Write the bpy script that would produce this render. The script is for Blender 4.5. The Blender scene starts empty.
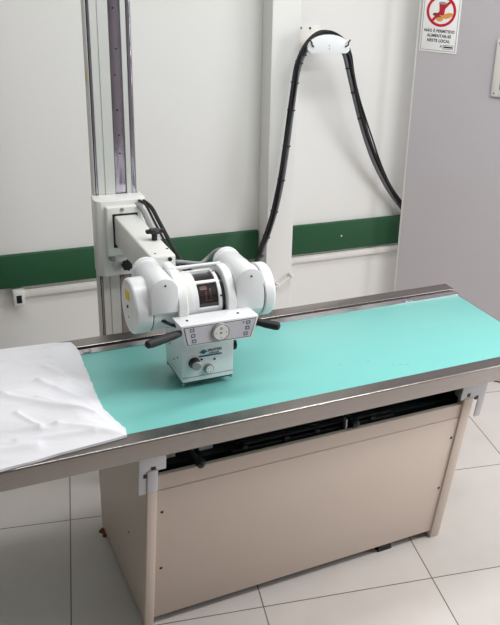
import bpy, bmesh, math, random
from mathutils import Vector, Matrix, noise
random.seed(7)
PI = math.pi
scene = bpy.context.scene
COL = scene.collection

# ------------------------------------------------------------------ camera
def cam_axes(pitch, yaw, roll):
    pi, ya, ro = map(math.radians, (pitch, yaw, roll))
    fw = Vector((-math.sin(ya)*math.cos(pi), math.cos(ya)*math.cos(pi), -math.sin(pi)))
    rt0 = Vector((math.cos(ya), math.sin(ya), 0)); up0 = rt0.cross(fw)
    c, s = math.cos(ro), math.sin(ro)
    return c*rt0+s*up0, -s*rt0+c*up0, fw
rt, up, fw = cam_axes(23.007, -30.878, 4.257)
cd = bpy.data.cameras.new('camera'); cam = bpy.data.objects.new('camera', cd); COL.objects.link(cam)
m3 = Matrix((rt, up, -fw)).transposed()
cam.matrix_world = Matrix.Translation((0, 0, 1.95)) @ m3.to_4x4()
cd.sensor_fit = 'HORIZONTAL'; cd.sensor_width = 36
cd.lens = 845.816/500*36
cd.shift_x = -(359.953-250)/500; cd.shift_y = (304.442-312.5)/500
cd.clip_start = .02
scene.camera = cam

# ------------------------------------------------------------------ world, lights, exposure
scene.view_settings.view_transform = 'Standard'
scene.view_settings.look = 'None'
scene.view_settings.gamma = 1
scene.view_settings.use_curve_mapping = False
scene.view_settings.exposure = 0.20
w = bpy.data.worlds.new('world'); scene.world = w; w.use_nodes = True
w.node_tree.nodes['Background'].inputs[0].default_value = (.9, .95, 1, 1)
w.node_tree.nodes['Background'].inputs[1].default_value = .25
def area(name, loc, aim, sx, sy, power, col):
    l = bpy.data.lights.new(name, 'AREA'); l.shape = 'RECTANGLE'; l.size = sx; l.size_y = sy
    l.energy = power; l.color = col
    o = bpy.data.objects.new(name, l); COL.objects.link(o); o.location = loc
    o.rotation_euler = (Vector(aim)-Vector(loc)).to_track_quat('-Z', 'Y').to_euler()
    return o
area('ceiling_lamp_light', (1.0, 2.15, 2.74), (1.0, 2.15, 0), 2.5, .35, 21, (.985, .99, 1))
area('ceiling_lamp_light', (2.3, .9, 2.74), (2.3, .9, 0), 1.3, .4, 39, (.985, .99, 1))
area('right_side_light', (4.5, .7, 1.6), (0, 1.6, .9), 1.6, 1.4, 52, (.94, .955, 1))  # added cool side light, brightens walls and cabinet front; no window built

# ------------------------------------------------------------------ materials
def srgb(r, g, b):
    f = lambda c: (c/255/12.92) if c/255 <= .04045 else ((c/255+.055)/1.055)**2.4
    return (f(r), f(g), f(b), 1)
MATS = {}
def mat(name, rgb, rough=.5, metal=0, var=.04, scale=8, bump=0, bscale=60, stretch=None, spec=.5, coat=0, trans=0):
    m = bpy.data.materials.new(name); m.use_nodes = True
    nt = m.node_tree; b = nt.nodes['Principled BSDF']
    tc = nt.nodes.new('ShaderNodeTexCoord'); mp = nt.nodes.new('ShaderNodeMapping')
    nt.links.new(tc.outputs['Object'], mp.inputs[0])
    if stretch: mp.inputs['Scale'].default_value = stretch
    nz = nt.nodes.new('ShaderNodeTexNoise'); nz.inputs['Scale'].default_value = scale; nz.inputs['Detail'].default_value = 4
    nt.links.new(mp.outputs[0], nz.inputs['Vector'])
    mx = nt.nodes.new('ShaderNodeMix'); mx.data_type = 'RGBA'
    c = srgb(*rgb)
    mx.inputs[6].default_value = tuple(min(1, v*(1-var)) for v in c[:3])+(1,)
    mx.inputs[7].default_value = tuple(min(1, v*(1+var)) for v in c[:3])+(1,)
    nt.links.new(nz.outputs['Fac'], mx.inputs[0]); nt.links.new(mx.outputs[2], b.inputs['Base Color'])
    b.inputs['Roughness'].default_value = rough; b.inputs['Metallic'].default_value = metal
    b.inputs['Specular IOR Level'].default_value = spec; b.inputs['Coat Weight'].default_value = coat
    b.inputs['Transmission Weight'].default_value = trans
    if bump:
        n2 = nt.nodes.new('ShaderNodeTexNoise'); n2.inputs['Scale'].default_value = bscale; n2.inputs['Detail'].default_value = 6
        nt.links.new(mp.outputs[0], n2.inputs['Vector'])
        bp = nt.nodes.new('ShaderNodeBump'); bp.inputs['Strength'].default_value = bump; bp.inputs['Distance'].default_value = .004
        nt.links.new(n2.outputs['Fac'], bp.inputs['Height']); nt.links.new(bp.outputs[0], b.inputs['Normal'])
    return m
M = {}
M['wall'] = mat('wall_paint', (226, 225, 222), .65, var=.015, scale=2.5, bump=.08, bscale=120)
M['wall_unseen'] = mat('bounce_cut_grey', (140, 138, 134), .65, var=.015, scale=2.5)  # unseen walls; grey made up to cut bounced light and deepen shade
M['ceiling'] = mat('ceiling_paint', (235, 234, 230), .8)
M['panel'] = mat('grey_laminate', (186, 181, 184), .42, var=.02, scale=3)
M['panel_edge'] = mat('pale_edging', (206, 204, 197), .4)
M['green'] = mat('green_board', (20, 76, 44), .5, var=.06, scale=12)
M['trunk'] = mat('white_pvc', (224, 222, 216), .4)
M['cabinet'] = mat('cream_cabinet', (208, 192, 180), .42, var=.02, scale=5, bump=.05, bscale=300)
M['cap'] = mat('pale_grey_cap', (208, 207, 212), .45)
M['steel'] = mat('brushed_steel', (156, 150, 146), .24, metal=1, var=.10, scale=30, stretch=(1, 14, 14), bump=.06, bscale=80)
M['steel_bright'] = mat('bright_steel', (206, 202, 206), .2, metal=1, var=.06, scale=10)
M['teal'] = mat('teal_vinyl', (120, 195, 188), .30, var=.012, scale=4)
M['enamel'] = mat('white_enamel', (226, 228, 229), .32, var=.012, coat=.15)
M['enamel_grey'] = mat('pale_enamel', (218, 219, 214), .36, var=.015)
M['alu'] = mat('pale_aluminium', (205, 207, 203), .45, metal=.25, var=.03, scale=20, stretch=(12, 12, .6))
M['alu_mirror'] = mat('polished_aluminium', (206, 198, 216), .16, metal=1, var=.12, scale=14, stretch=(4, 4, .9), bump=.25, bscale=25)
M['dark_groove'] = mat('dark_groove', (44, 44, 50), .5)
M['black'] = mat('black_plastic', (16, 16, 18), .4)
M['black_metal'] = mat('black_metal', (30, 29, 33), .42, metal=.3)
M['rubber'] = mat('black_rubber', (17, 17, 19), .55, bump=.1, bscale=200)
M['cable_grey'] = mat('grey_cable', (96, 96, 100), .45)
M['hose_grey'] = mat('grey_hose', (140, 141, 141), .5)
M['cloth'] = mat('white_cotton', (230, 230, 234), .9, var=.01, bump=.15, bscale=500)
M['panel_grey'] = mat('control_panel_grey', (196, 193, 201), .4)
M['panel_line'] = mat('panel_outline', (96, 102, 108), .5)
M['button'] = mat('teal_button_outline', (40, 92, 104), .5)
M['knob_grey'] = mat('grey_knob', (150, 150, 150), .35, metal=.5)
M['yellow'] = mat('yellow_label', (214, 184, 50), .5)
M['ink'] = mat('black_ink', (24, 24, 26), .6)
M['logo'] = mat('teal_ink', (18, 92, 116), .5)
M['logo_grey'] = mat('grey_ink', (88, 96, 102), .6)
M['sign_white'] = mat('sign_white', (238, 237, 236), .4)
M['sign_grey'] = mat('sign_border', (150, 150, 156), .5)
M['red'] = mat('sign_red', (190, 18, 40), .5)
M['cup_red'] = mat('cup_red', (178, 40, 52), .5)
M['bun'] = mat('bun_orange', (222, 150, 70), .6)
M['bun_dark'] = mat('burger_brown', (110, 60, 40), .6)
M['window_glass'] = mat('dark_viewing_glass', (150, 154, 150), .12, var=.05)
M['collar_dark'] = mat('tube_insert', (34, 24, 30), .10, var=.5, scale=22, coat=.6)
M['glint'] = mat('amber_glint', (96, 74, 66), .3, metal=.6)  # colour of the glints painted on the barrel core
M['dust'] = mat('rusty_dirt', (104, 60, 38), .9, var=.4, scale=60)

def floor_mat():
    m = bpy.data.materials.new('porcelain_tiles'); m.use_nodes = True
    nt = m.node_tree; b = nt.nodes['Principled BSDF']; N = nt.nodes.new; L = nt.links.new
    tc = N('ShaderNodeTexCoord'); mp = N('ShaderNodeMapping'); mp.vector_type = 'POINT'
    s = .578
    mp.inputs['Rotation'].default_value = (0, 0, math.radians(11.514))
    mp.inputs['Location'].default_value = (.1065, -2.0465, 0)
    L(tc.outputs['Object'], mp.inputs[0])
    sc = N('ShaderNodeVectorMath'); sc.operation = 'SCALE'; sc.inputs['Scale'].default_value = 1/s
    L(mp.outputs[0], sc.inputs[0])
    sp = N('ShaderNodeSeparateXYZ'); L(sc.outputs[0], sp.inputs[0])
    def mth(op, a, bb=None):
        n = N('ShaderNodeMath'); n.operation = op
        for i, v in enumerate((a, bb)):
            if v is None: continue
            if isinstance(v, (int, float)): n.inputs[i].default_value = v
            else: L(v, n.inputs[i])
        return n.outputs[0]
    ds = []
    cells = []
    for ax in ('X', 'Y'):
        v = sp.outputs[ax]
        r = mth('ROUND', v); ds.append(mth('ABSOLUTE', mth('SUBTRACT', v, r)))
        cells.append(mth('FLOOR', v))
    d = mth('MINIMUM', ds[0], ds[1])
    g = mth('LESS_THAN', d, .0034)
    cx = N('ShaderNodeCombineXYZ'); L(cells[0], cx.inputs[0]); L(cells[1], cx.inputs[1])
    wn = N('ShaderNodeTexWhiteNoise'); L(cx.outputs[0], wn.inputs['Vector'])
    n1 = N('ShaderNodeTexNoise'); n1.inputs['Scale'].default_value = 3.2; n1.inputs['Detail'].default_value = 7; n1.inputs['Roughness'].default_value = .6
    ad = N('ShaderNodeVectorMath'); ad.operation = 'ADD'; L(tc.outputs['Object'], ad.inputs[0])
    wsc = N('ShaderNodeVectorMath'); wsc.operation = 'SCALE'; wsc.inputs['Scale'].default_value = 9; L(wn.outputs['Color'], wsc.inputs[0]); L(wsc.outputs[0], ad.inputs[1])
    L(ad.outputs[0], n1.inputs['Vector'])
    mx = N('ShaderNodeMix'); mx.data_type = 'RGBA'; mx.inputs[6].default_value = srgb(198, 191, 185); mx.inputs[7].default_value = srgb(220, 214, 209)
    L(n1.outputs['Fac'], mx.inputs[0])
    m2 = N('ShaderNodeMix'); m2.data_type = 'RGBA'; m2.inputs[7].default_value = srgb(112, 100, 92)
    L(g, m2.inputs[0]); L(mx.outputs[2], m2.inputs[6]); L(m2.outputs[2], b.inputs['Base Color'])
    b.inputs['Roughness'].default_value = .42
    bp = N('ShaderNodeBump'); bp.invert = True; bp.inputs['Strength'].default_value = .4; bp.inputs['Distance'].default_value = .002
    L(g, bp.inputs['Height']); L(bp.outputs[0], b.inputs['Normal'])
    return m
M['floor'] = floor_mat()

# ------------------------------------------------------------------ builders
BASE = {}
def thing(name, label, cat, loc, rotz=0, group=None, local=False):
    o = bpy.data.objects.new(name, None); COL.objects.link(o)
    o.empty_display_size = .05
    o.location = loc; o.rotation_euler = (0, 0, rotz); o['label'] = label; o['category'] = cat
    if group: o['group'] = group
    BASE[o.name] = Vector((0, 0, 0)) if local else Vector(loc)
    return o
def obj(name, bm, m, parent=None, label=None, smooth=35, base=None):
    """links the bmesh as ONE mesh object; vertices are in world axes and are stored relative to the thing's base"""
    if parent is not None:
        b = BASE[parent.name]
    else:
        b = Vector(base) if base else Vector((0, 0, 0))
    bmesh.ops.translate(bm, verts=bm.verts, vec=-b)
    bmesh.ops.recalc_face_normals(bm, faces=bm.faces)
    me = bpy.data.meshes.new(name); bm.to_mesh(me); bm.free()
    if smooth:
        for p in me.polygons: p.use_smooth = True
        me.set_sharp_from_angle(angle=math.radians(smooth))
    ms = m if isinstance(m, (list, tuple)) else [m]
    for x in ms: me.materials.append(x)
    o = bpy.data.objects.new(name, me); COL.objects.link(o)
    if parent is not None:
        o.parent = parent; BASE[o.name] = b
    else:
        o.location = b; BASE[o.name] = b
    if label: o['label'] = label
    return o
def tag(o, label, cat, group=None):
    o['label'] = label; o['category'] = cat
    if group: o['group'] = group
    return o
def struct(name, bm, m, parent=None):
    o = obj(name, bm, m, parent, smooth=0)
    if parent is None: o['kind'] = 'structure'
    return o
def _merge(dst, src, mi=0):
    vm = {}
    for v in src.verts: vm[v] = dst.verts.new(v.co)
    for f in src.faces:
        try:
            g = dst.faces.new([vm[v] for v in f.verts]); g.material_index = mi if mi else f.material_index
        except ValueError: pass
    src.free()
def box(bm, x0, x1, y0, y1, z0, z1, bev=0, mi=0, seg=2):
    t = bmesh.new()
    bmesh.ops.create_cube(t, size=1)
    for v in t.verts: v.co = Vector(((x0+x1)/2+v.co.x*(x1-x0), (y0+y1)/2+v.co.y*(y1-y0), (z0+z1)/2+v.co.z*(z1-z0)))
    if bev: bmesh.ops.bevel(t, geom=t.edges[:], offset=bev, segments=seg, profile=.5, affect='EDGES')
    _merge(bm, t, mi); return bm
def B(*a, **k): return box(bmesh.new(), *a, **k)
def frame_from(d):
    d = d.normalized(); a = Vector((0, 0, 1)) if abs(d.z) < .9 else Vector((1, 0, 0))
    u = d.cross(a).normalized(); v = d.cross(u).normalized(); return u, v
def lathe(bm, p0, axis, prof, n=40, mi=0, cap=True):
    """prof: list of (distance along axis, radius)"""
    p0 = Vector(p0); axis = Vector(axis).normalized(); u, v = frame_from(axis)
    t = bmesh.new(); rings = []
    for a, r in prof:
        rings.append([t.verts.new(p0+axis*a+(u*math.cos(2*PI*i/n)+v*math.sin(2*PI*i/n))*r) for i in range(n)])
    for A, Bq in zip(rings, rings[1:]):
        for i in range(n): t.faces.new((A[i], A[(i+1) % n], Bq[(i+1) % n], Bq[i]))
    if cap:
        t.faces.new(rings[0]); t.faces.new(rings[-1])
    _merge(bm, t, mi); return bm
def cyl(bm, p0, p1, r, n=24, bev=0, mi=0):
    p0, p1 = Vector(p0), Vector(p1); L = (p1-p0).length
    if bev:
        pr = [(0, r-bev), (bev*.3, r-bev*.3), (bev, r), (L-bev, r), (L-bev*.3, r-bev*.3), (L, r-bev)]
    else: pr = [(0, r), (L, r)]
    return lathe(bm, p0, p1-p0, pr, n, mi)
def Cy(*a, **k): return cyl(bmesh.new(), *a, **k)
def catmull(pts, n=8):
    P = [Vector(p) for p in pts]; P = [2*P[0]-P[1]]+P+[2*P[-1]-P[-2]]; out = []
    for i in range(1, len(P)-2):
        a, b, c, d = P[i-1:i+3]
        for k in range(n):
            t = k/n
            out.append(.5*((2*b)+(c-a)*t+(2*a-5*b+4*c-d)*t*t+(3*b-a-3*c+d)*t**3))
    out.append(P[-2]); return out
def tube(bm, pts, r, n=12, sub=8, mi=0):
    P = catmull(pts, sub) if sub else [Vector(p) for p in pts]
    t = bmesh.new(); rings = []; u = None
    for i, p in enumerate(P):
        d = (P[min(i+1, len(P)-1)]-P[max(i-1, 0)]).normalized()
        if u is None: u, _ = frame_from(d)
        u = (u-d*u.dot(d)).normalized(); v = d.cross(u)
        rings.append([t.verts.new(p+(u*math.cos(2*PI*k/n)+v*math.sin(2*PI*k/n))*r) for k in range(n)])
    for A, Bq in zip(rings, rings[1:]):
        for i in range(n): t.faces.new((A[i], A[(i+1) % n], Bq[(i+1) % n], Bq[i]))
    t.faces.new(rings[0]); t.faces.new(rings[-1])
    _merge(bm, t, mi); return bm
def prism(bm, poly, o, ux, uy, depth, bev=0, mi=0):
    """poly of (a,b) in the plane o + a*ux + b*uy, extruded by the vector depth"""
    o, ux, uy, depth = map(Vector, (o, ux, uy, depth))
    t = bmesh.new()
    A = [t.verts.new(o+ux*a+uy*b) for a, b in poly]; Bq = [t.verts.new(v.co+depth) for v in A]
    n = len(A); t.faces.new(A); t.faces.new(Bq)
    for i in range(n): t.faces.new((A[i], A[(i+1) % n], Bq[(i+1) % n], Bq[i]))
    bmesh.ops.recalc_face_normals(t, faces=t.faces)
    if bev: bmesh.ops.bevel(t, geom=t.edges[:], offset=bev, segments=2, profile=.5, affect='EDGES')
    _merge(bm, t, mi); return bm
def Pr(*a, **k): return prism(bmesh.new(), *a, **k)
def text_bm(body, size, o, ux, uy, depth=.0004, width=None, align='LEFT', bold=.012, space=1):
    """flat lettering as a bmesh; ux = reading direction, uy = up"""
    cu = bpy.data.curves.new('lettering', 'FONT'); cu.body = body; cu.size = size; cu.extrude = depth; cu.align_x = align; cu.space_character = space
    cu.offset = size*bold
    to = bpy.data.objects.new('lettering', cu); COL.objects.link(to)
    bpy.context.view_layer.update()
    me = bpy.data.meshes.new_from_object(to.evaluated_get(bpy.context.evaluated_depsgraph_get()))
    bpy.data.objects.remove(to); bpy.data.curves.remove(cu)
    bm = bmesh.new(); bm.from_mesh(me); bpy.data.meshes.remove(me)
    o, ux, uy = Vector(o), Vector(ux).normalized(), Vector(uy).normalized(); nz = ux.cross(uy)
    xs = [v.co.x for v in bm.verts]; k = 1
    if width: k = width/(max(xs)-min(xs))
    x0 = min(xs) if align == 'LEFT' else 0
    for v in bm.verts: v.co = o+ux*((v.co.x-x0)*k)+uy*v.co.y+nz*v.co.z
    return bm
X, Y, Z = Vector((1, 0, 0)), Vector((0, 1, 0)), Vector((0, 0, 1))

# ================================================================== the room
WY = 3.35
struct('floor', B(-2.6, 4.8, -2.2, WY+.1, -.08, 0), M['floor'])
struct('wall_back', B(-2.6, 4.8, WY, WY+.1, 0, 2.8), M['wall'])
struct('wall_left', B(-2.6, -2.5, -2.2, WY, 0, 2.8), M['wall_unseen'])
struct('wall_right', B(4.7, 4.8, -2.2, WY, 0, 2.8), M['wall'])
struct('wall_front', B(-2.5, 4.7, -2.2, -2.1, 0, 2.8), M['wall_unseen'])
struct('ceiling', B(-2.6, 4.8, -2.2, WY+.1, 2.8, 2.88), M['ceiling'])
struct('wall_pillar', B(1.441, 1.567, WY-.1, WY, 0, 2.8, bev=.003), M['wall'])

# green wall guard boards
b = bmesh.new(); box(b, -1.6, 1.436, WY-.022, WY, .61, .746, bev=.004)
g1 = tag(obj('wall_guard_board', b, M['green'], base=(-1.6, WY, .61)), 'dark green wall guard board running behind the white column stand, left of the pillar', 'wall guard', None)
b = bmesh.new(); box(b, 1.569, 2.9, WY-.022, WY, .606, .746, bev=.004)
g2 = tag(obj('wall_guard_board', b, M['green'], base=(1.569, WY, .606)), 'dark green wall guard board between the pillar and the grey panel', 'wall guard', None)
obj('screw', Cy((1.86, WY-.0235, .677), (1.86, WY-.02, .677), .004, 10), M['sign_white'], g2)
# white cable trunking under the boards
def trunking(x0, x1, label):
    t = thing('cable_trunking', label, 'cable trunking', (x0, WY, .562))
    obj('trunking_base', B(x0, x1, WY-.012, WY, .562, .594, bev=.001), M['trunk'], t)
    obj('trunking_cover', B(x0, x1, WY-.022, WY-.012, .565, .591, bev=.003), M['trunk'], t)
trunking(.432, 1.436, 'white plastic cable trunking below the left green board, starting at the socket box')
trunking(1.569, 2.9, 'white plastic cable trunking below the green board between pillar and grey panel')
t = thing('socket_box', 'small white wall socket box at the left under the green board', 'socket', (.41, WY, .535))
obj('housing', B(.388, .432, WY-.04, WY, .535, .604, bev=.004), M['trunk'], t)
obj('face_plate', B(.391, .429, WY-.044, WY-.04, .54, .599, bev=.0015), M['enamel'], t)
obj('outlet', B(.4, .42, WY-.0455, WY-.0435, .552, .585, bev=.001), M['black'], t)
# slanted little pipe on the pillar
t = thing('wall_hook', 'thin white slanted rod with a knob end low on the pillar', 'hook', (1.53, WY-.1, .50))
obj('rod', tube(bmesh.new(), [(1.48, WY-.118, .503), (1.51, WY-.118, .515), (1.558, WY-.118, .546)], .0055, 10), M['trunk'], t)
obj('knob', Cy((1.56, WY-.13, .55), (1.56, WY-.1, .55), .009, 14, bev=.002), M['trunk'], t)
obj('foot_plate', B(1.487, 1.503, WY-.122, WY-.1, .497, .518, bev=.002), M['trunk'], t)

# ================================================================== grey panel at the right with viewing window
P0 = Vector((2.523, 2.841, 0)); ANG = math.atan2(-.695, .719)
t = thing('partition_panel', 'tall smooth grey partition panel standing behind the right end of the table', 'partition', P0, ANG, local=True)
hs = dict(x0=-.2095, x1=.16, z0=1.380, z1=1.618)
b = bmesh.new()   # leaf with an opening for the window
box(b, -.555, hs['x0']+.02, 0, .045, .008, 2.15); box(b, hs['x1']-.02, .75, 0, .045, .008, 2.15)
box(b, hs['x0']+.02, hs['x1']-.02, 0, .045, .008, hs['z0']+.02); box(b, hs['x0']+.02, hs['x1']-.02, 0, .045, hs['z1']-.02, 2.15)
obj('leaf', b, M['panel'], t, smooth=0)
obj('edge_trim', B(-.562, -.555, -.001, .046, .008, 2.15, bev=.001), M['panel_edge'], t, label='pale edging strip')
obj('base_rail', B(-.555, .75, .004, .041, 0, .012), M['dark_groove'], t)
b = bmesh.new()
for x0, x1, z0, z1 in ((hs['x0'], hs['x0']+.032, hs['z0'], hs['z1']), (hs['x1']-.032, hs['x1'], hs['z0'], hs['z1']),
                       (hs['x0']+.03, hs['x1']-.03, hs['z0'], hs['z0']+.03), (hs['x0']+.03, hs['x1']-.03, hs['z1']-.03, hs['z1'])):
    box(b, x0, x1, -.014, .0, z0, z1, bev=.003)
fr = obj('viewing_window', b, M['panel_edge'], t, label='cream framed viewing window')
obj('pane', B(hs['x0']+.022, hs['x1']-.022, .014, .026, hs['z0']+.022, hs['z1']-.022), M['window_glass'], fr)
for zz in (hs['z0']+.014, hs['z1']-.014):
    obj('screw', Cy((hs['x0']+.012, -.0155, zz), (hs['x0']+.012, -.013, zz), .003, 10), M['dark_groove'], fr)

# the no-food sign, stuck on the panel
Lx = Vector((math.cos(ANG), math.sin(ANG), 0)); Ly = Vector((-math.sin(ANG), math.cos(ANG), 0))
t = thing('prohibition_sign', 'white no food sign with red crossed circle high on the grey panel', 'sign', P0+Lx*-.464+Z*1.54, ANG, local=True)
obj('board', B(-.083, .083, -.003, 0, 0, .265, bev=.001), M['sign_white'], t)
def ring_rect(b, x0, x1, z0, z1, wd, y0, y1):
    box(b, x0, x1, y0, y1, z0, z0+wd); box(b, x0, x1, y0, y1, z1-wd, z1); box(b, x0, x0+wd, y0, y1, z0+wd, z1-wd); box(b, x1-wd, x1, y0, y1, z0+wd, z1-wd)
b = bmesh.new(); ring_rect(b, -.077, .077, .007, .258, .0022, -.0036, -.003)
obj('border', b, M['sign_grey'], t)
zc = .171; R0, R1 = .053, .064
b = bmesh.new(); n = 64
rings = []
for r, y in ((R0, -.003), (R0, -.0044), (R1, -.0044), (R1, -.003)):
    rings.append([b.verts.new((r*math.cos(2*PI*i/n), y, zc+r*math.sin(2*PI*i/n))) for i in range(n)])
for A, Bq in zip(rings, rings[1:]+rings[:1]):
    for i in range(n): b.faces.new((A[i], A[(i+1) % n], Bq[(i+1) % n], Bq[i]))
a = math.radians(49); d = Vector((math.cos(a), 0, math.sin(a))); q = Vector((-math.sin(a), 0, math.cos(a)))
prism(b, [(-.056, -.0052), (.056, -.0052), (.056, .0052), (-.056, .0052)], (0, -.0046, zc), d, q, (0, .0014, 0))
obj('crossed_ring', b, M['red'], t)
b = bmesh.new()
prism(b, [(-.010, -.018), (.010, -.018), (.0145, .030), (-.0145, .030)], (.003, -.0038, zc), X, Z, (0, .0008, 0), mi=0)
obj('cup_picture', b, M['cup_red'], t)
b = bmesh.new()
prism(b, [(.0175*math.cos(k*PI/8), .0055*math.sin(k*PI/8)) for k in range(16)], (.003, -.0039, zc+.033), X, Z, (0, .0009, 0))
obj('cup_lid_picture', b, M['sign_grey'], t)
b = bmesh.new()
for cx_, cz_, rx, rz, tl in ((.028, -.017, .024, .0105, .35), (-.004, -.033, .015, .009, .1)):
    prism(b, [(rx*math.cos(k*PI/10)*math.cos(tl)-rz*math.sin(k*PI/10)*math.sin(tl), rx*math.cos(k*PI/10)*math.sin(tl)+rz*math.sin(k*PI/10)*math.cos(tl)) for k in range(20)], (cx_, -.0041, zc+cz_), X, Z, (0, .0011, 0))
obj('hot_dog_picture', b, M['bun'], t)
b = bmesh.new()
for cx_, cz_, rx, rz in ((-.020, -.015, .016, .007), (-.008, -.024, .013, .005)):
    prism(b, [(rx*math.cos(k*PI/8), rz*math.sin(k*PI/8)) for k in range(16)], (cx_, -.0040, zc+cz_), X, Z, (0, .0010, 0))
obj('burger_picture', b, M['bun_dark'], t)
b = bmesh.new()
for line, zz, wd in (('NÃO É PERMITIDO', .0885, .132), ('ALIMENTAR-SE', .0685, .106), ('NESTE LOCAL', .0485, .100)):
    tb = text_bm(line, .0170, (-wd/2, -.0034, zz-.005), X, Z, width=wd, bold=.028, space=1.12); _merge(b, tb)
obj('lettering', b, M['ink'], t)
b = bmesh.new()
_merge(b, text_bm('X', .014, (.008, -.0034, .022), X, Z)); ring_rect(b, .022, .066, .016, .033, .0016, -.0036, -.003)
box(b, .026, .062, -.0036, -.003, .0215, .0275)
obj('maker_mark', b, M['ink'], t)

# ================================================================== the examination table
ZT = .762
TB = Vector((1.05, 2.14, 0))
tab = thing('xray_table', 'long radiography table with teal top, steel rails and cream cabinet base', 'examination table', TB)
XL, XR = -.28, 1.832
obj('tabletop', B(XL, XR, 1.868, 2.36, ZT-.022, ZT-.001, bev=.0015), M['teal'], tab, label='teal vinyl table surface')
obj('end_strip', B(XR, XR+.004, 1.872, 2.36, ZT-.022, ZT-.0012, bev=.001), M['steel_bright'], tab)
# front rail : channel section
prof = [(1.820, ZT-.054), (1.820, ZT-.0045), (1.8206, ZT-.0025), (1.8220, ZT-.0010), (1.8240, ZT-.0002), (1.8265, ZT), (1.870, ZT), (1.872, ZT-.002), (1.872, ZT-.022), (1.8265, ZT-.022), (1.8265, ZT-.048), (1.840, ZT-.048), (1.840, ZT-.054)]
obj('front_rail', Pr(prof, (XL, 0, 0), Y, Z, (XR+.012-XL, 0, 0), bev=.0008), M['steel'], tab, label='brushed steel front rail')
# rear rail : accessory rail with groove
prof = [(2.357, ZT-.03), (2.357, ZT+.0), (2.389, ZT+.0), (2.389, ZT-.008), (2.402, ZT-.008), (2.402, ZT+.003), (2.404, ZT+.0045), (2.456, ZT+.0045), (2.458, ZT+.003), (2.458, ZT-.03)]
rr = obj('rear_rail', Pr(prof, (XL, 0, 0), Y, Z, (1.847-XL, 0, 0), bev=.0006), M['steel'], tab, label='steel rear rail with a groove')
obj('rail_groove', B(XL, 1.845, 2.3895, 2.4015, ZT-.0078, ZT-.004), M['dark_groove'], rr)
obj('rail_ledge', B(XL, 1.846, 2.3575, 2.3885, ZT-.0002, ZT+.0008), M['steel_bright'], rr)
for xx in (.47, 1.0, 1.62):
    obj('rail_stop', B(xx-.012, xx+.012, 2.362, 2.384, ZT+.0006, ZT+.0035, bev=.001), M['steel_bright'], rr)
# cabinet : leaning front line y = 1.981-.15 z
def fy(z): return 1.981-.15*z
b = bmesh.new()
cx0, cx1, cyb, ctop = .512, 1.582, 2.508, .69
for xa, xb in ((cx0, cx0+.018), (cx1-.018, cx1)):
    prism(b, [(fy(.012)+.008, .012), (cyb, .012), (cyb, ctop), (fy(ctop)+.05, ctop), (fy(.60)+.008, .60)], (xa, 0, 0), Y, Z, (xb-xa, 0, 0))
box(b, cx0+.018, cx1-.018, cyb-.018, cyb, .012, ctop)
cab = obj('cabinet', b, M['cabinet'], tab, smooth=0)
FN = Vector((0, -1, -.15)).normalized(); FU = Vector((0, -.15, 1)).normalized()
def fpt(x, z, out=0): return Vector((x, fy(z), z))+FN*out
def fbox(b, x0, x1, z0, z1, o0, o1, bev=0):
    L = (z1-z0)*math.sqrt(1+.15**2)
    return prism(b, [(0, 0), (x1-x0, 0), (x1-x0, L), (0, L)], fpt(x0, z0, o0), X, FU, FN*(o1-o0), bev=bev)
fp = obj('front_panel', fbox(bmesh.new(), .5365, 1.5465, .034, .543, -.014, 0, bev=.0012), M['cabinet'], tab)
obj('front_valance', fbox(bmesh.new(), .5365, 1.5465, .5455, .598, -.014, -.001, bev=.0012), M['cabinet'], tab)
for x, z in ((.553, .463), (.555, .241), (1.534, .463), (1.534, .241)):
    p = fpt(x, z, -.001); obj('screw', Cy(p, p+FN*.0025, .0045, 10), M['black'], fp)
for y, z in ((1.955, .37), (1.965, .16), (2.13, .25), (2.0, .06)):
    obj('screw', Cy((cx0-.0015, y, z), (cx0+.001, y, z), .0035, 10), M['dark_groove'], cab)
obj('plinth', B(.56, 1.54, 2.01, 2.47, .0, .04), M['black'], tab)
obj('levelling_foot', Pr([(0, 0), (.055, 0), (.05, .03), (.004, .03)], (1.335, 1.985, 0), X, Z, (0, .05, 0)), M['black'], tab)
for x0, x1 in ((.509, .5365), (1.5465, 1.584)):
    po = obj('corner_post', fbox(bmesh.new(), x0, x1, 0.001, .622, -.028, .006, bev=.003), M['cabinet'], tab)
    if x0 < 1: obj('post_cap', fbox(bmesh.new(), x0-.001, x1+.001, .552, .628, -.02, .0085, bev=.003), M['cap'], po, label='pale grey plastic post cap')
    obj('post_foot', B(x0+.002, x1-.002, fy(.0)-.002, fy(0)+.02, 0, .012), M['dark_groove'], po)
def bracket(pl, xo, sx, slots):
    # L shaped plate : wide top arm over the post, long outer leg hanging beside it
    bm = prism(bmesh.new(), [(a*sx, c) for a, c in pl], fpt(xo, .547, -.004), X, FU, FN*.007, bev=.001)
    br_ = obj('corner_bracket', bm, M['cap'], tab, label='pale L shaped corner bracket')
    for x, z in slots:
        obj('bracket_slot', fbox(bmesh.new(), x-.0065, x+.0065, z-.007, z+.007, -.002, .0036), M['black'], br_)
bracket([(-.024, 0), (-.005, 0), (-.005, .072), (.004, .072), (.004, .076), (.049, .076), (.049, .158), (-.024, .158)], .511, 1, ((.525, .631), (.5045, .611)))
bracket([(-.047, -.013), (-.024, -.013), (-.024, .06), (-.010, .06), (-.010, .072), (.051, .072), (.051, .158), (-.047, .158)], 1.584, -1, ((1.561, .634), (1.597, .617)))
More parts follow.
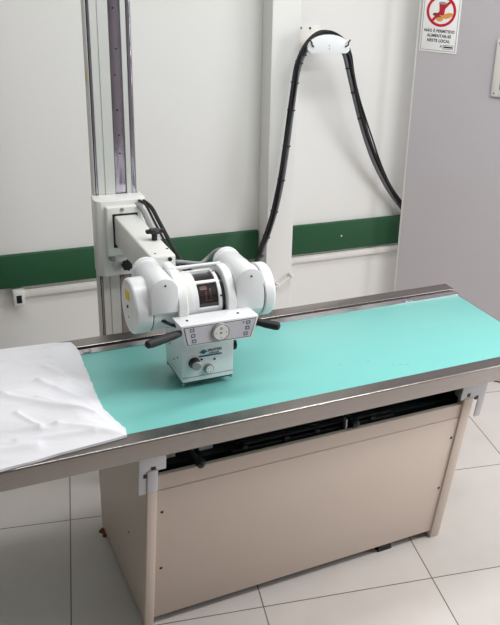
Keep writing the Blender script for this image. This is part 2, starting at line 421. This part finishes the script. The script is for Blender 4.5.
# undercarriage seen in the slot between rail and cabinet
b = bmesh.new()
box(b, .535, 1.56, 1.935, 1.955, .572, .600, bev=.002); box(b, .535, 1.56, 2.40, 2.43, .56, .70, bev=.002)
box(b, .535, .56, 1.955, 2.40, .56, .70); box(b, 1.535, 1.56, 1.955, 2.40, .56, .70)
box(b, .535, 1.56, 1.955, 2.40, .53, .56)
obj('undercarriage', b, M['black_metal'], tab, smooth=0)
b = bmesh.new(); box(b, .60, 1.50, 2.0, 2.03, .70, .742); box(b, .60, 1.50, 2.25, 2.28, .70, .742)
obj('slide_beam', b, M['black_metal'], tab, smooth=0)
b = bmesh.new(); box(b, .76, 1.30, 1.915, 1.93, .592, .606, bev=.003); box(b, .78, 1.24, 1.94, 1.948, .602, .612, bev=.002)
for xx in (.80, .93, 1.03, 1.22): box(b, xx-.008, xx+.008, 1.912, 1.95, .590, .614, bev=.002)
obj('cassette_tray', b, M['black'], tab)
obj('tray_rod', Cy((.80, 1.925, .615), (1.29, 1.925, .615), .004, 10), M['black_metal'], tab)
for x, zz in ((.66, .603), (1.15, .618)):
    k = obj('brake_lever', tube(bmesh.new(), [(x-.03, 1.99, .66), (x-.02, 1.955, .635), (x, 1.91, zz)], .0065, 12), M['black'], tab)
    obj('lever_knob', lathe(bmesh.new(), (x, 1.915, zz), (0.15, -1, -.25), [(0, .006), (.003, .012), (.012, .015), (.022, .012), (.027, .005)], 20), M['black'], k)
for xx in (.57, .68): obj('guide_plate', B(xx, xx+.04, 1.962, 1.97, .60, .66), M['cap'], tab, label='pale plate inside the slot')
for xx, yy, a in ((1.30, 1.95, .5), (1.325, 1.945, .6), (1.345, 1.935, .5), (1.24, 2.0, .1), (1.15, 2.01, .2)):
    obj('scuff_mark', Pr([(-.005, -.0005), (.005, -.0005), (.005, .0005), (-.005, .0005)], (xx, yy, ZT-.001), (math.cos(a), -math.sin(a), 0), (math.sin(a), math.cos(a), 0), (0, 0, .0002)), M['logo_grey'], tab)
obj('tray_stop', B(1.118, 1.123, 1.90, 1.915, .60, .635), M['knob_grey'], tab)
o = obj('dirt_patch', Pr([(0, -.004), (.02, -.010), (.03, -.003), (.045, -.005), (.06, .002), (.05, .012), (.035, .006), (.02, .016), (.008, .008)], (.508, 2.505, .0005), (.05, -1, 0), (-1, -.05, 0), (0, 0, .001)), M['dust'], base=(.5, 2.48, 0))
tag(o, 'small rusty dirt patch on the floor at the back left cabinet corner', 'dirt')

# ================================================================== white sheet on the left end of the table
def interp(t, pts):
    if t <= pts[0][0]: return pts[0][1]
    for (a, va), (b_, vb) in zip(pts, pts[1:]):
        if t <= b_: return va+(vb-va)*(t-a)/(b_-a)
    return pts[-1][1]
RB = [(1.815, .455), (1.853, .456), (1.92, .443), (1.991, .431), (2.096, .432), (2.206, .438), (2.327, .443), (2.39, .446), (2.43, .442), (2.47, .43)]
FE = [(-.3, 1.812), (.148, 1.820), (.22, 1.827), (.285, 1.838), (.37, 1.846), (.46, 1.856)]
RE = [(-.3, 2.452), (.25, 2.450), (.38, 2.442), (.46, 2.42)]
SEG = [((-.05, 2.05), (.20, 2.12), .010, .022), ((.20, 2.12), (.44, 1.93), .011, .017), ((.05, 1.97), (.30, 1.93), .009, .016), ((.30, 1.93), (.45, 1.86), .008, .014),
       ((.10, 2.22), (.30, 2.17), .008, .02), ((.30, 2.17), (.42, 2.02), .009, .014), ((.15, 2.33), (.36, 2.31), .006, .02), ((-.1, 2.2), (.12, 2.16), .008, .018),
       ((.22, 2.03), (.26, 1.93), .006, .011), ((-.1, 1.90), (.24, 1.875), .008, .016), ((.33, 2.25), (.42, 2.12), .007, .013), ((.02, 2.36), (.1, 2.27), .007, .013),
       ((.20, 1.90), (.38, 1.885), .006, .010), ((.05, 2.08), (.16, 2.02), .006, .010), ((.28, 2.08), (.40, 1.96), .008, .011)]
def segd(p, a, c):
    ax, ay = a; cx_, cy_ = c; dx, dy = cx_-ax, cy_-ay; L = dx*dx+dy*dy
    t = max(0, min(1, ((p[0]-ax)*dx+(p[1]-ay)*dy)/L)); return math.hypot(p[0]-ax-t*dx, p[1]-ay-t*dy)
def cloth_h(x, y, e):
    e2 = min(1, e/.09); puff = e2*e2*(3-2*e2)
    h = .007+.026*puff*(.7+.3*noise.noise(Vector((x*5, y*5, 1))))
    for a, c, hh, wd in SEG:
        h += hh*.85*math.exp(-abs(segd((x, y), a, c)/(wd*.75))**1.5)*min(1, e/.03)
    e3 = min(1, e/.025)
    for k, (fx, fy_, amp, pw) in enumerate(((2.2, 9, .0065, 6), (4.5, 19, .0035, 6), (12, 34, .0014, 4))):
        qx, qy = x*.9+y*.3, y*.9+x*.28
        wv = noise.noise(Vector((x*4, y*4, 9+k)))*.5
        h += amp*((1-abs(noise.noise(Vector((qx*fx+wv, qy*fy_+wv, 3.3+k)))))**pw)*e3*(puff*.8+.2)
    return max(.004, h)
b = bmesh.new(); NU, NV = 190, 190; G = []
for i in range(NU+1):
    row = []
    for j in range(NV+1):
        v = j/NV
        y = 1.815+(2.46-1.815)*v
        xr = interp(y, RB)+.004*noise.noise(Vector((y*30, 0, 0)))
        x = -.27+(xr+.27)*(i/NU)
        y0, y1 = interp(x, FE), interp(x, RE)
        y = y0+(y1-y0)*v+.003*noise.noise(Vector((x*14, v*2, 7)))*(1-v)
        e = min(xr-x, y-y0, y1-y+.0)
        zb = ZT+.001
        if y > 2.35: zb += .005*min(1, (y-2.35)/.05)
        row.append(b.verts.new((x, y, zb+cloth_h(x, y, max(0, e)))))
    G.append(row)
for i in range(NU):
    for j in range(NV): b.faces.new((G[i][j], G[i+1][j], G[i+1][j+1], G[i][j+1]))
edge = [G[i][0] for i in range(NU+1)]+[G[NU][j] for j in range(1, NV+1)]+[G[i][NV] for i in range(NU-1, -1, -1)]+[G[0][j] for j in range(NV-1, 0, -1)]
low = []
for v in edge:
    zb = ZT+.0005+(.0045 if v.co.y > 2.40 else .0003)
    low.append(b.verts.new((v.co.x, v.co.y, zb)))
for k in range(len(edge)):
    b.faces.new((edge[k], edge[(k+1) % len(edge)], low[(k+1) % len(edge)], low[k]))
o = obj('folded_sheet', b, M['cloth'], base=(.1, 2.13, ZT), smooth=60)
tag(o, 'crumpled white cotton sheet spread over the left end of the teal tabletop', 'sheet')

# ================================================================== column stand
st = thing('tube_stand', 'tall aluminium column stand with sliding carriage and arm behind the table', 'column stand', (.67, 2.80, 0))
y0 = 2.74
prof = [(.625, y0+.11), (.625, y0+.032), (.597, y0+.032), (.597, y0+.003), (.601, y0), (.6025, y0), (.6025, y0+.018), (.613, y0+.018), (.613, y0), (.633, y0), (.634, y0+.003), (.636, y0+.003), (.637, y0), (.668, y0), (.668, y0+.014), (.7065, y0+.014), (.7065, y0), (.7215, y0), (.7225, y0+.006), (.7365, y0+.006), (.7375, y0), (.7405, y0+.004), (.7405, y0+.032), (.715, y0+.032), (.715, y0+.11)]
cl = obj('column', Pr(prof, (0, 0, .02), X, Y, (0, 0, 2.6)), M['alu'], st, smooth=0)
for x0, x1, yy in ((.6065, .6125, y0+.004), (.671, .7045, y0+.006), (.7235, .7345, y0-.0005)):
    obj('guide_track', B(x0, x1, yy, yy+.013, .03, 2.58, bev=.001), M['alu_mirror'], cl, label='polished metal guide track')
obj('cover_seam', B(.6025, .6065, y0+.012, y0+.0165, .03, 2.58), M['dark_groove'], cl)
for zz in (1.72, 1.60, 1.52, 1.41, 1.33, 1.27):
    xx = .687+.004*math.sin(zz*40); obj('rivet', Cy((xx, y0+.0045, zz), (xx, y0+.008, zz), .0026, 10), M['black'], cl)
obj('colour_mark', B(.596, .5975, y0+.006, y0+.020, 1.50, 1.535), M['yellow'], cl)
obj('base_plate', B(.61, .735, 2.745, 2.86, 0, .022, bev=.004), M['enamel_grey'], st)
# carriage wraps the column
prof = [(.590, 2.752), (.584, 2.70), (.584, 2.681), (.588, 2.668), (.60, 2.66), (.735, 2.66), (.744, 2.667), (.750, 2.69), (.750, 2.752), (.7430, 2.752), (.7430, 2.7385), (.5945, 2.7385), (.5945, 2.752)]
b = bmesh.new(); prism(b, prof, (0, 0, .881), X, Y, (0, 0, .256), bev=.001)
ca = obj('carriage', b, M['enamel_grey'], st)
obj('front_plate', B(.611, .727, 2.642, 2.662, .954, 1.123, bev=.006, seg=3), M['enamel_grey'], ca)
obj('arm_gasket', B(.6305, .7120, 2.640, 2.643, .985, 1.099, bev=.001), M['black'], ca)
obj('clamp_bolt', Cy((.662, 2.638, 1.113), (.662, 2.644, 1.113), .006, 16, bev=.001), M['knob_grey'], ca)
obj('clamp_bolt', Cy((.628, 2.650, .944), (.628, 2.662, .944), .010, 16, bev=.002), M['knob_grey'], ca)
obj('blank_disc', Cy((.645, 2.657, .918), (.645, 2.661, .918), .017, 24, bev=.001), M['panel_edge'], ca)
def star_knob(p, d, r, h, parent, name='lock_knob'):
    b = bmesh.new(); d = Vector(d).normalized(); u, v = frame_from(d); p = Vector(p)
    poly = []
    for k in range(42):
        a = 2*PI*k/42; rr_ = r*(1+.10*math.cos(7*a)); poly.append((rr_*math.cos(a), rr_*math.sin(a)))
    prism(b, poly, p+d*(h*.4), u, v, d*(h*.6), bev=.001); cyl(b, p, p+d*h*.45, r*.5, 16)
    return obj(name, b, M['black'], parent)
star_knob((.670, 2.66, .921), -Y, .0165, .03, ca)
ar = obj('arm', B(.635, .709, 2.236, 2.642, .996, 1.094, bev=.006, seg=3), M['enamel_grey'], st)
obj('arm_end_cap', B(.638, .706, 2.2335, 2.237, 1.0, 1.09, bev=.002), M['enamel_grey'], ar)
obj('end_bolt', Cy((.690, 2.230, 1.083), (.690, 2.236, 1.083), .006, 14), M['black'], ar)
kp = Vector((.688, 2.375, 1.094))
b = bmesh.new(); cyl(b, kp, kp+Z*.022, .0085, 18, bev=.002); lathe(b, kp+Z*.02, Z, [(0, .009), (.003, .017), (.010, .019), (.014, .016), (.016, .008)], 24)
box(b, kp.x-.026, kp.x+.026, kp.y-.008, kp.y+.008, kp.z+.022, kp.z+.034, bev=.004)
obj('clamp_knob', b, M['black'], ar)
obj('arm_screw', Cy((.70, 2.29, 1.0935), (.70, 2.29, 1.0955), .0035, 12), M['black'], ar)
obj('arm_screw', Cy((.655, 2.26, 1.0935), (.655, 2.26, 1.0955), .0025, 12), M['dark_groove'], ar)

# ================================================================== x-ray tube head
AX = Vector((0, 2.13, 1.0))
tu = thing('xray_tube', 'white cylindrical tube head held above the table by the column arm', 'x-ray tube', (.75, 2.13, .925))
def tl(prof, n=64): return lathe(bmesh.new(), AX, X, prof, n)
obj('tube_housing', tl([(.58, .070), (.583, .0745), (.640, .0745), (.657, .0745), (.657, .066), (.80, .066), (.80, .0745), (.918, .0745), (.920, .07)]), M['enamel'], tu)
c1 = obj('end_cap', tl([(.5425, .030), (.5425, .0655), (.5428, .0665), (.5405, .068), (.5405, .073), (.543, .0765), (.547, .078), (.583, .078), (.586, .0755), (.587, .072)]), M['enamel'], tu)
obj('end_disc', tl([(.541, .001), (.541, .066), (.544, .066)]), M['enamel_grey'], c1)
b = bmesh.new(); box(b, .5395, .541, -.021, .021, -.013, .013)
bmesh.ops.rotate(b, verts=b.verts, cent=(0, 0, 0), matrix=Matrix.Rotation(math.radians(-8), 3, 'X')); bmesh.ops.translate(b, verts=b.verts, vec=(0, 2.142, 1.028))
obj('warning_label', b, M['yellow'], c1, label='small yellow label')
obj('screw', Cy((.5385, 2.14, .995), (.541, 2.14, .995), .0045, 12), M['black'], c1)
obj('screw', Cy((.5395, 2.135, .966), (.541, 2.135, .966), .003, 12), M['knob_grey'], c1)
obj('end_cap', tl([(.912, .072), (.913, .0755), (.916, .078), (.938, .078), (.942, .0765), (.946, .072), (.947, .001)]), M['enamel'], tu)
for x0 in (.5868, .9095): obj('seam_ring', tl([(x0, .070), (x0, .0749), (x0+.0024, .0749), (x0+.0024, .070)]), M['dark_groove'], tu)
# trunnion rings and the slotted barrel between them
obj('trunnion_ring', tl([(.653, .072), (.653, .085), (.6555, .088), (.678, .088), (.681, .085), (.681, .066)]), M['enamel'], tu)
r2 = obj('trunnion_ring', tl([(.795, .066), (.795, .085), (.7975, .088), (.818, .088), (.8205, .085), (.8205, .079), (.846, .079), (.849, .0765), (.849, .072)]), M['enamel'], tu)
b = bmesh.new()
for k in range(9):
    a = math.radians(-20+10*k); n_ = Vector((0, -math.cos(a), math.sin(a)))
    p = Vector((.829, 2.13, 1.0))+n_*.0788
    tq = Vector((0, math.sin(a), math.cos(a)))
    prism(b, [(-.004 if k % 3 else -.008, -.0008), (.004 if k % 3 else .008, -.0008), (.004 if k % 3 else .008, .0008), (-.004 if k % 3 else -.008, .0008)], p, X, tq, n_*.0006)
obj('angle_scale', b, M['panel_line'], r2)
obj('barrel_core', tl([(.683, .062), (.683, .0665), (.795, .0665), (.795, .062)]), M['collar_dark'], tu, label='dark glossy barrel core')
b = bmesh.new()
def sleeve(b, x0, x1, a0, a1, r0, r1, n):
    # arc of a tube wall about the tube axis; angle 0 faces the front, 90 is up
    t_ = bmesh.new(); rows = []
    for k in range(n+1):
        a = math.radians(a0+(a1-a0)*k/n); d_ = Vector((0, -math.cos(a), math.sin(a)))
        rows.append([t_.verts.new(Vector((x, 2.13, 1.0))+d_*r) for x, r in ((x0, r0), (x0, r1), (x1, r1), (x1, r0))])
    full = abs(a1-a0) >= 359.9
    for A, Bq in zip(rows, rows[1:]):
        for i in range(4): t_.faces.new((A[i], A[(i+1) % 4], Bq[(i+1) % 4], Bq[i]))
    t_.faces.new(rows[0]); t_.faces.new(rows[-1]); _merge(b, t_)
sleeve(b, .683, .716, 0, 359.99, .0665, .0735, 64); sleeve(b, .774, .783, 0, 359.99, .0665, .0735, 64)
sleeve(b, .716, .774, -110, -4, .0665, .0735, 30); sleeve(b, .716, .774, 53, 60, .0665, .0735, 5); sleeve(b, .716, .774, 100, 230, .0665, .0735, 30)
br = obj('slotted_barrel', b, M['enamel'], tu)
b = bmesh.new(); sleeve(b, .684, .697, 0, 359.99, .0735, .0765, 64); obj('barrel_flange', b, M['enamel_grey'], br)
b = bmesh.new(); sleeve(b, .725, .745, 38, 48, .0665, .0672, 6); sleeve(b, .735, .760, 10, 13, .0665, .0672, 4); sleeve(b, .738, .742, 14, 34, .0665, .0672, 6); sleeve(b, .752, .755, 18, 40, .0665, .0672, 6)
obj('painted_core_glint', b, M['glint'], br)  # glints of the glossy core, put in as amber strips
for a in (20, 88):
    d_ = Vector((0, -math.cos(math.radians(a)), math.sin(math.radians(a))))
    p = Vector((.780, 2.13, 1.0))+d_*.0728; obj('screw', Cy(p, p+d_*.002, .003, 10), M['black'], br)
obj('tie_bar', Cy((.667, 2.150, 1.086), (.81, 2.150, 1.086), .0055, 14), M['enamel'], tu)
obj('tie_bar', Cy((.667, 2.20, 1.048), (.81, 2.20, 1.048), .0055, 14), M['enamel'], tu)
obj('ring_lug', B(.654, .68, 2.145, 2.20, 1.070, 1.092, bev=.006, seg=3), M['enamel'], tu)
# cable sockets : cylinders lying back to front across the housing with an arched flat front
def horn(xc, zlow, r, yf, yb):
    zc_ = 1.1-r
    poly = [(-r, zlow-zc_)]+[(r*math.cos(PI-PI*k/20), r*math.sin(PI-PI*k/20)) for k in range(21)]+[(r, zlow-zc_)]
    b = prism(bmesh.new(), poly, (xc, yf, zc_), X, Z, (0, .11, 0), bev=.0025)
    h = obj('cable_socket', b, M['enamel'], tu)
    obj('socket_sleeve', lathe(bmesh.new(), (xc, yf+.02, zc_), Y, [(0, r-.001), (yb-yf-.035, r-.001), (yb-yf-.03, r-.004), (yb-yf-.02, r-.004), (yb-yf-.018, r+.001), (yb-yf-.006, r+.001), (yb-yf, r-.006)], 36), M['enamel'], h)
    obj('screw', Cy((xc+.002, yf-.0012, zc_+.018), (xc+.002, yf+.001, zc_+.018), .003, 12), M['dark_groove'], h)
    return zc_
horn(.6165, 1.0, .0375, 2.047, 2.212); horn(.8615, .975, .0405, 2.045, 2.222)
b = bmesh.new(); sleeve(b, .6, .6, 0, 1, .01, .02, 1); b.free()
obj('mounting_block', B(.660, .704, 2.19, 2.2335, .985, 1.065, bev=.004), M['enamel_grey'], tu)

# ================================================================== collimator with control panel
co = thing('collimator', 'white box collimator with control panel and two black handles under the tube', 'collimator', (.731, 2.10, .786))
zb_, zt_ = .787, .915
prof = [(.656, zb_), (.806, zb_), (.808, zt_), (.655, zt_)]
bd = obj('body', Pr(prof, (0, 2.03, 0), X, Z, (0, .15, 0), bev=.003), M['enamel'], co)
obj('base_frame', B(.658, .804, 2.034, 2.178, .782, .788), M['dark_groove'], bd)
obj('neck', Cy((.735, 2.13, .905), (.735, 2.13, .9262), .055, 36), M['enamel_grey'], co)
obj('base_seam', B(.657, .806, 2.0288, 2.031, .8015, .8028), M['hose_grey'], bd)
for x in (.660, .802):
    for y in (2.037, 2.175): obj('corner_stud', Cy((x, y, .778), (x, y, .783), .004, 10), M['knob_grey'], bd)
pan = [(.650, .923), (.842, .921), (.860, .986), (.638, .986)]
cp = obj('control_panel', Pr(pan, (0, 1.98, 0), X, Z, (-.004, .068, 0), bev=.0012), M['enamel'], co)
ins = [(.6545, .9275), (.8375, .9255), (.8535, .981), (.6445, .981)]
obj('panel_outline', Pr(ins, (0, 1.979, 0), X, Z, (0, .0015, 0)), M['panel_line'], cp)
ins2 = [(.6567, .9297), (.8353, .9277), (.8507, .9788), (.6473, .9788)]
obj('panel_face', Pr(ins2, (0, 1.9784, 0), X, Z, (0, .0015, 0)), M['panel_grey'], cp, label='grey panel face')
def button(x, z):
    b = bmesh.new(); ring_rect(b, x-.0054, x+.0054, z-.0048, z+.0048, .0015, 1.9774, 1.9786)
    obj('button', b, M['button'], cp)
for x, z in ((.668, .972), (.671, .9555), (.6735, .939), (.829, .971), (.8265, .955), (.8215, .938)): button(x, z)
obj('indicator', B(.813, .8165, 1.977, 1.9786, .9715, .975), M['ink'], cp)
for x in (.665, .811): obj('screw', Cy((x, 2.012, .9855), (x, 2.012, .988), .0035, 12), M['dark_groove'], cp)
dl = obj('dial', lathe(bmesh.new(), (.7475, 1.9785, .955), -Y, [(0, .0262), (.004, .0262), (.006, .0245)], 40), M['knob_grey'], cp, label='round dial with pale face')
obj('dial_face', lathe(bmesh.new(), (.7475, 1.9725, .955), -Y, [(0, .0212), (.0012, .0207)], 40), M['enamel_grey'], dl)
b = bmesh.new(); box(b, .744, .750, 1.9708, 1.972, .9525, .9565)
for dx, dz in ((0, .015), (.015, 0), (-.015, 0), (0, -.015)): box(b, .7475+dx-.0014, .7475+dx+.0014, 1.9708, 1.972, .955+dz-.0014, .955+dz+.0014)
ring_rect(b, .7437, .7513, .9645, .969, .0008, 1.9708, 1.972)
obj('dial_marks', b, M['panel_line'], dl)
def handle(p0, p1):
    p0, p1 = Vector(p0), Vector(p1); d_ = p1-p0; L = d_.length
    s_ = obj('handle_rod', Cy(p0-d_.normalized()*.02, p0+d_.normalized()*.03, .006, 14), M['black_metal'], co)
    prof = [(0, .0065), (.004, .0095), (.02, .0108), (.5*L, .0122), (.85*L, .0122), (.95*L, .0105), (.99*L, .006), (L, .001)]
    obj('handle_grip', lathe(bmesh.new(), p0, d_, prof, 24), M['rubber'], s_, label='black rubber grip')
handle((.640, 1.992, .963), (.534, 1.950, .964)); handle((.852, 2.0, .961), (.914, 1.952, .954))
obj('handle_cross_bar', tube(bmesh.new(), [(.645, 2.03, .965), (.625, 2.04, .972), (.60, 2.09, .975)], .005, 10), M['black_metal'], co)
# logo, lettering, knobs of the body
b = bmesh.new(); prism(b, [(-.011, 0), (0, -.007), (.011, 0), (0, .007)], (.7175, 2.0285, .8755), X, Z, (0, .002, 0)); box(b, .7045, .771, 2.0285, 2.0305, .8605, .8645)
obj('logo_mark', b, M['logo'], bd, label='teal diamond logo and line')
b = text_bm('SPLATON', .0115, (.7305, 2.0288, .874), X, Z, width=.040); _merge(b, text_bm('radiologia', .0055, (.733, 2.0288, .8675), X, Z, width=.030))
obj('logo_lettering', b, M['logo_grey'], bd)
kb = obj('light_knob', lathe(bmesh.new(), (.690, 2.031, .846), -Y, [(0, .0165), (.003, .0165), (.004, .0145), (.021, .0135)], 30), M['black'], bd)
obj('knob_cap', lathe(bmesh.new(), (.690, 2.010, .846), -Y, [(0, .0135), (.0045, .0128), (.0055, .0115)], 30), M['knob_grey'], kb, label='grey metal knob face')
kb = obj('shutter_knob', lathe(bmesh.new(), (.7315, 2.031, .822), -Y, [(0, .0145), (.008, .014), (.011, .0125)], 30), M['knob_grey'], bd)
obj('knob_face', lathe(bmesh.new(), (.7315, 2.0198, .822), -Y, [(0, .0105), (.002, .010)], 24), M['enamel'], kb)
b = bmesh.new()
for k in range(5):
    a = 2*PI*k/5; box(b, .7315+.006*math.cos(a)-.001, .7315+.006*math.cos(a)+.001, 2.017, 2.018, .822+.006*math.sin(a)-.001, .822+.006*math.sin(a)+.001)
obj('knob_marks', b, M['ink'], kb)
for x, z in ((.712, .8525), (.750, .8475)): obj('indicator', B(x-.003, x+.003, 2.0288, 2.031, z-.0026, z+.0026), M['ink'], bd)
for y, z in ((2.10, .832), (2.14, .862), (2.07, .85)): obj('side_screw', Cy((.6545, y, z), (.657, y, z), .0032, 10), M['dark_groove'], bd)
obj('side_knob', lathe(bmesh.new(), (.806, 2.055, .872), X, [(0, .013), (.006, .017), (.014, .017), (.017, .012)], 24), M['black'], bd)

# ================================================================== wall bracket and cables
t = thing('cable_bracket', 'white arched cable saddle on a wall plate beside the pillar', 'cable bracket', (1.65, WY, 1.53))
wp = obj('wall_plate', B(1.600, 1.70, WY-.006, WY, 1.53, 1.625, bev=.002), M['trunk'], t)
for x, z in ((1.612, 1.612), (1.655, 1.612)): obj('screw', Cy((x, WY-.008, z), (x, WY-.005, z), .005, 12), M['dark_groove'], wp)
b = bmesh.new(); box(b, 1.635, 1.675, 3.168, WY-.006, 1.54, 1.555, bev=.002)
obj('stand_off', b, M['trunk'], t)
def arch(w_, h_, n_=22):
    return [(-w_/2*.86, 0), (w_/2*.86, 0), (w_/2, .012)]+[(w_/2*math.cos(PI*k/n_), .022+(h_-.022)*math.sin(PI*k/n_)) for k in range(1, n_)]+[(-w_/2, .012)]
sd = obj('saddle', Pr(arch(.190, .073), (1.655, 3.160, 1.534), X, Z, (0, .012, 0), bev=.0015), M['enamel'], t)
obj('saddle_channel', Pr(arch(.125, .042), (1.655, 3.172, 1.534), X, Z, (0, .055, 0)), M['trunk'], t)
for sx in (-1, 1):
    p = Vector((1.655+sx*.082, 3.158, 1.572))
    obj('clip', tube(bmesh.new(), [p+Vector((-sx*.010, 0, -.012)), p+Vector((0, -.006, -.004)), p+Vector((sx*.002, -.004, .006)), p+Vector((sx*.012, 0, .016))], .003, 8), M['black'], sd)
for x, z in ((1.655, 1.565), (1.655, 1.552)): obj('screw', Cy((x, 3.158, z), (x, 3.161, z), .0018, 8), M['dark_groove'], sd)

PATH = [(.8615, 2.223, 1.054), (.89, 2.33, 1.03), (1.0, 2.52, .90), (1.17, 2.86, .71), (1.31, 3.08, .63), (1.368, 3.170, 0.660), (1.392, 3.185, 0.716), (1.422, 3.195, 0.783), (1.454, 3.200, 0.886), (1.478, 3.200, 1.008), (1.496, 3.200, 1.136), (1.510, 3.200, 1.269), (1.523, 3.200, 1.391), (1.533, 3.200, 1.463), (1.553, 3.200, 1.522), (1.587, 3.200, 1.573), (1.630, 3.200, 1.603), (1.676, 3.200, 1.603), (1.729, 3.200, 1.570), (1.761, 3.200, 1.519), (1.789, 3.205, 1.440), (1.826, 3.215, 1.346), (1.872, 3.230, 1.243), (1.925, 3.245, 1.135), (1.987, 3.265, 1.031), (2.069, 3.285, 0.916), (2.149, 3.300, 0.827), (2.239, 3.310, 0.741), (2.342, 3.310, 0.664)]
bun = thing('cable_bundle', 'tied bundle of black cables arching over the wall bracket from tube to panel', 'cable bundle', (1.655, 3.2, .70))
def off(path, a, b_, c, wob=0, ph=0):
    out = []
    for k, p in enumerate(path):
        p = Vector(p); d_ = (Vector(path[min(k+1, len(path)-1)])-Vector(path[max(k-1, 0)])).normalized()
        s_ = d_.cross(Y); s_ = s_.normalized() if s_.length > .1 else X
        out.append(p+s_*(a+wob*math.sin(k*1.3+ph))+Y*b_)
    return out
obj('cable', tube(bmesh.new(), off(PATH, -.0085, .004, 0, .001), .0085, 12), M['cable_grey'], bun, label='thick dark grey cable')
obj('cable', tube(bmesh.new(), off(PATH, .007, .0, 0, .001, 1), .0085, 12), M['rubber'], bun)
PM = PATH[4:]
obj('cable', tube(bmesh.new(), off(PM, .013, -.010, 0, .005, 2), .0038, 10), M['rubber'], bun, label='thin black cable')
obj('cable', tube(bmesh.new(), off(PM, .003, -.0105, 0, .004, .4), .0038, 10), M['black'], bun, label='thin black cable')
sm = catmull(PATH, 8)
for k in (44, 54, 63, 72, 81, 90, 98, 108, 113, 147, 157, 166, 175):
    if k >= len(sm)-1: continue
    p = sm[k]; d_ = (sm[k+1]-sm[k-1]).normalized(); s_ = d_.cross(Y).normalized()
    b = bmesh.new(); prism(b, [(.0185*math.cos(a), .0125*math.sin(a)) for a in [2*PI*i/20 for i in range(20)]], p-d_*.0022+Y*.001-s_*.001, s_, Y, d_*.0045)
    obj('cable_tie', b, M['black'], bun)

def cable(label, pts, r, m):
    p = Vector(pts[0])
    o = obj('cable', tube(bmesh.new(), pts, r, 12), m, base=p); tag(o, label, 'cable')
cable('black cable running down the right side of the carriage arm, outermost of three', [(.738, 2.659, 1.130), (.748, 2.61, 1.122), (.752, 2.54, 1.095), (.757, 2.44, 1.055), (.762, 2.35, 1.025), (.768, 2.28, 1.02), (.772, 2.235, 1.03)], .0065, M['rubber'])
cable('grey hose pressed against the right side of the carriage arm', [(.714, 2.659, 1.122), (.7205, 2.61, 1.112), (.7215, 2.54, 1.086), (.7225, 2.44, 1.05), (.723, 2.35, 1.022), (.728, 2.28, 1.012), (.738, 2.235, 1.02)], .0072, M['hose_grey'])
cable('thin black lead between the grey hose and the thick black cable beside the arm', [(.7225, 2.659, 1.134), (.7345, 2.62, 1.126), (.737, 2.54, 1.096), (.740, 2.44, 1.06), (.742, 2.35, 1.032), (.746, 2.28, 1.026), (.754, 2.235, 1.034)], .004, M['black'])
cable('grey hose curling from the right cable socket behind the tube head to the arm end', [(.8615, 2.223, 1.084), (.856, 2.245, 1.090), (.837, 2.262, 1.080), (.818, 2.272, 1.058), (.795, 2.265, 1.047), (.765, 2.262, 1.052), (.738, 2.262, 1.058), (.7165, 2.262, 1.062)], .0058, M['hose_grey'])
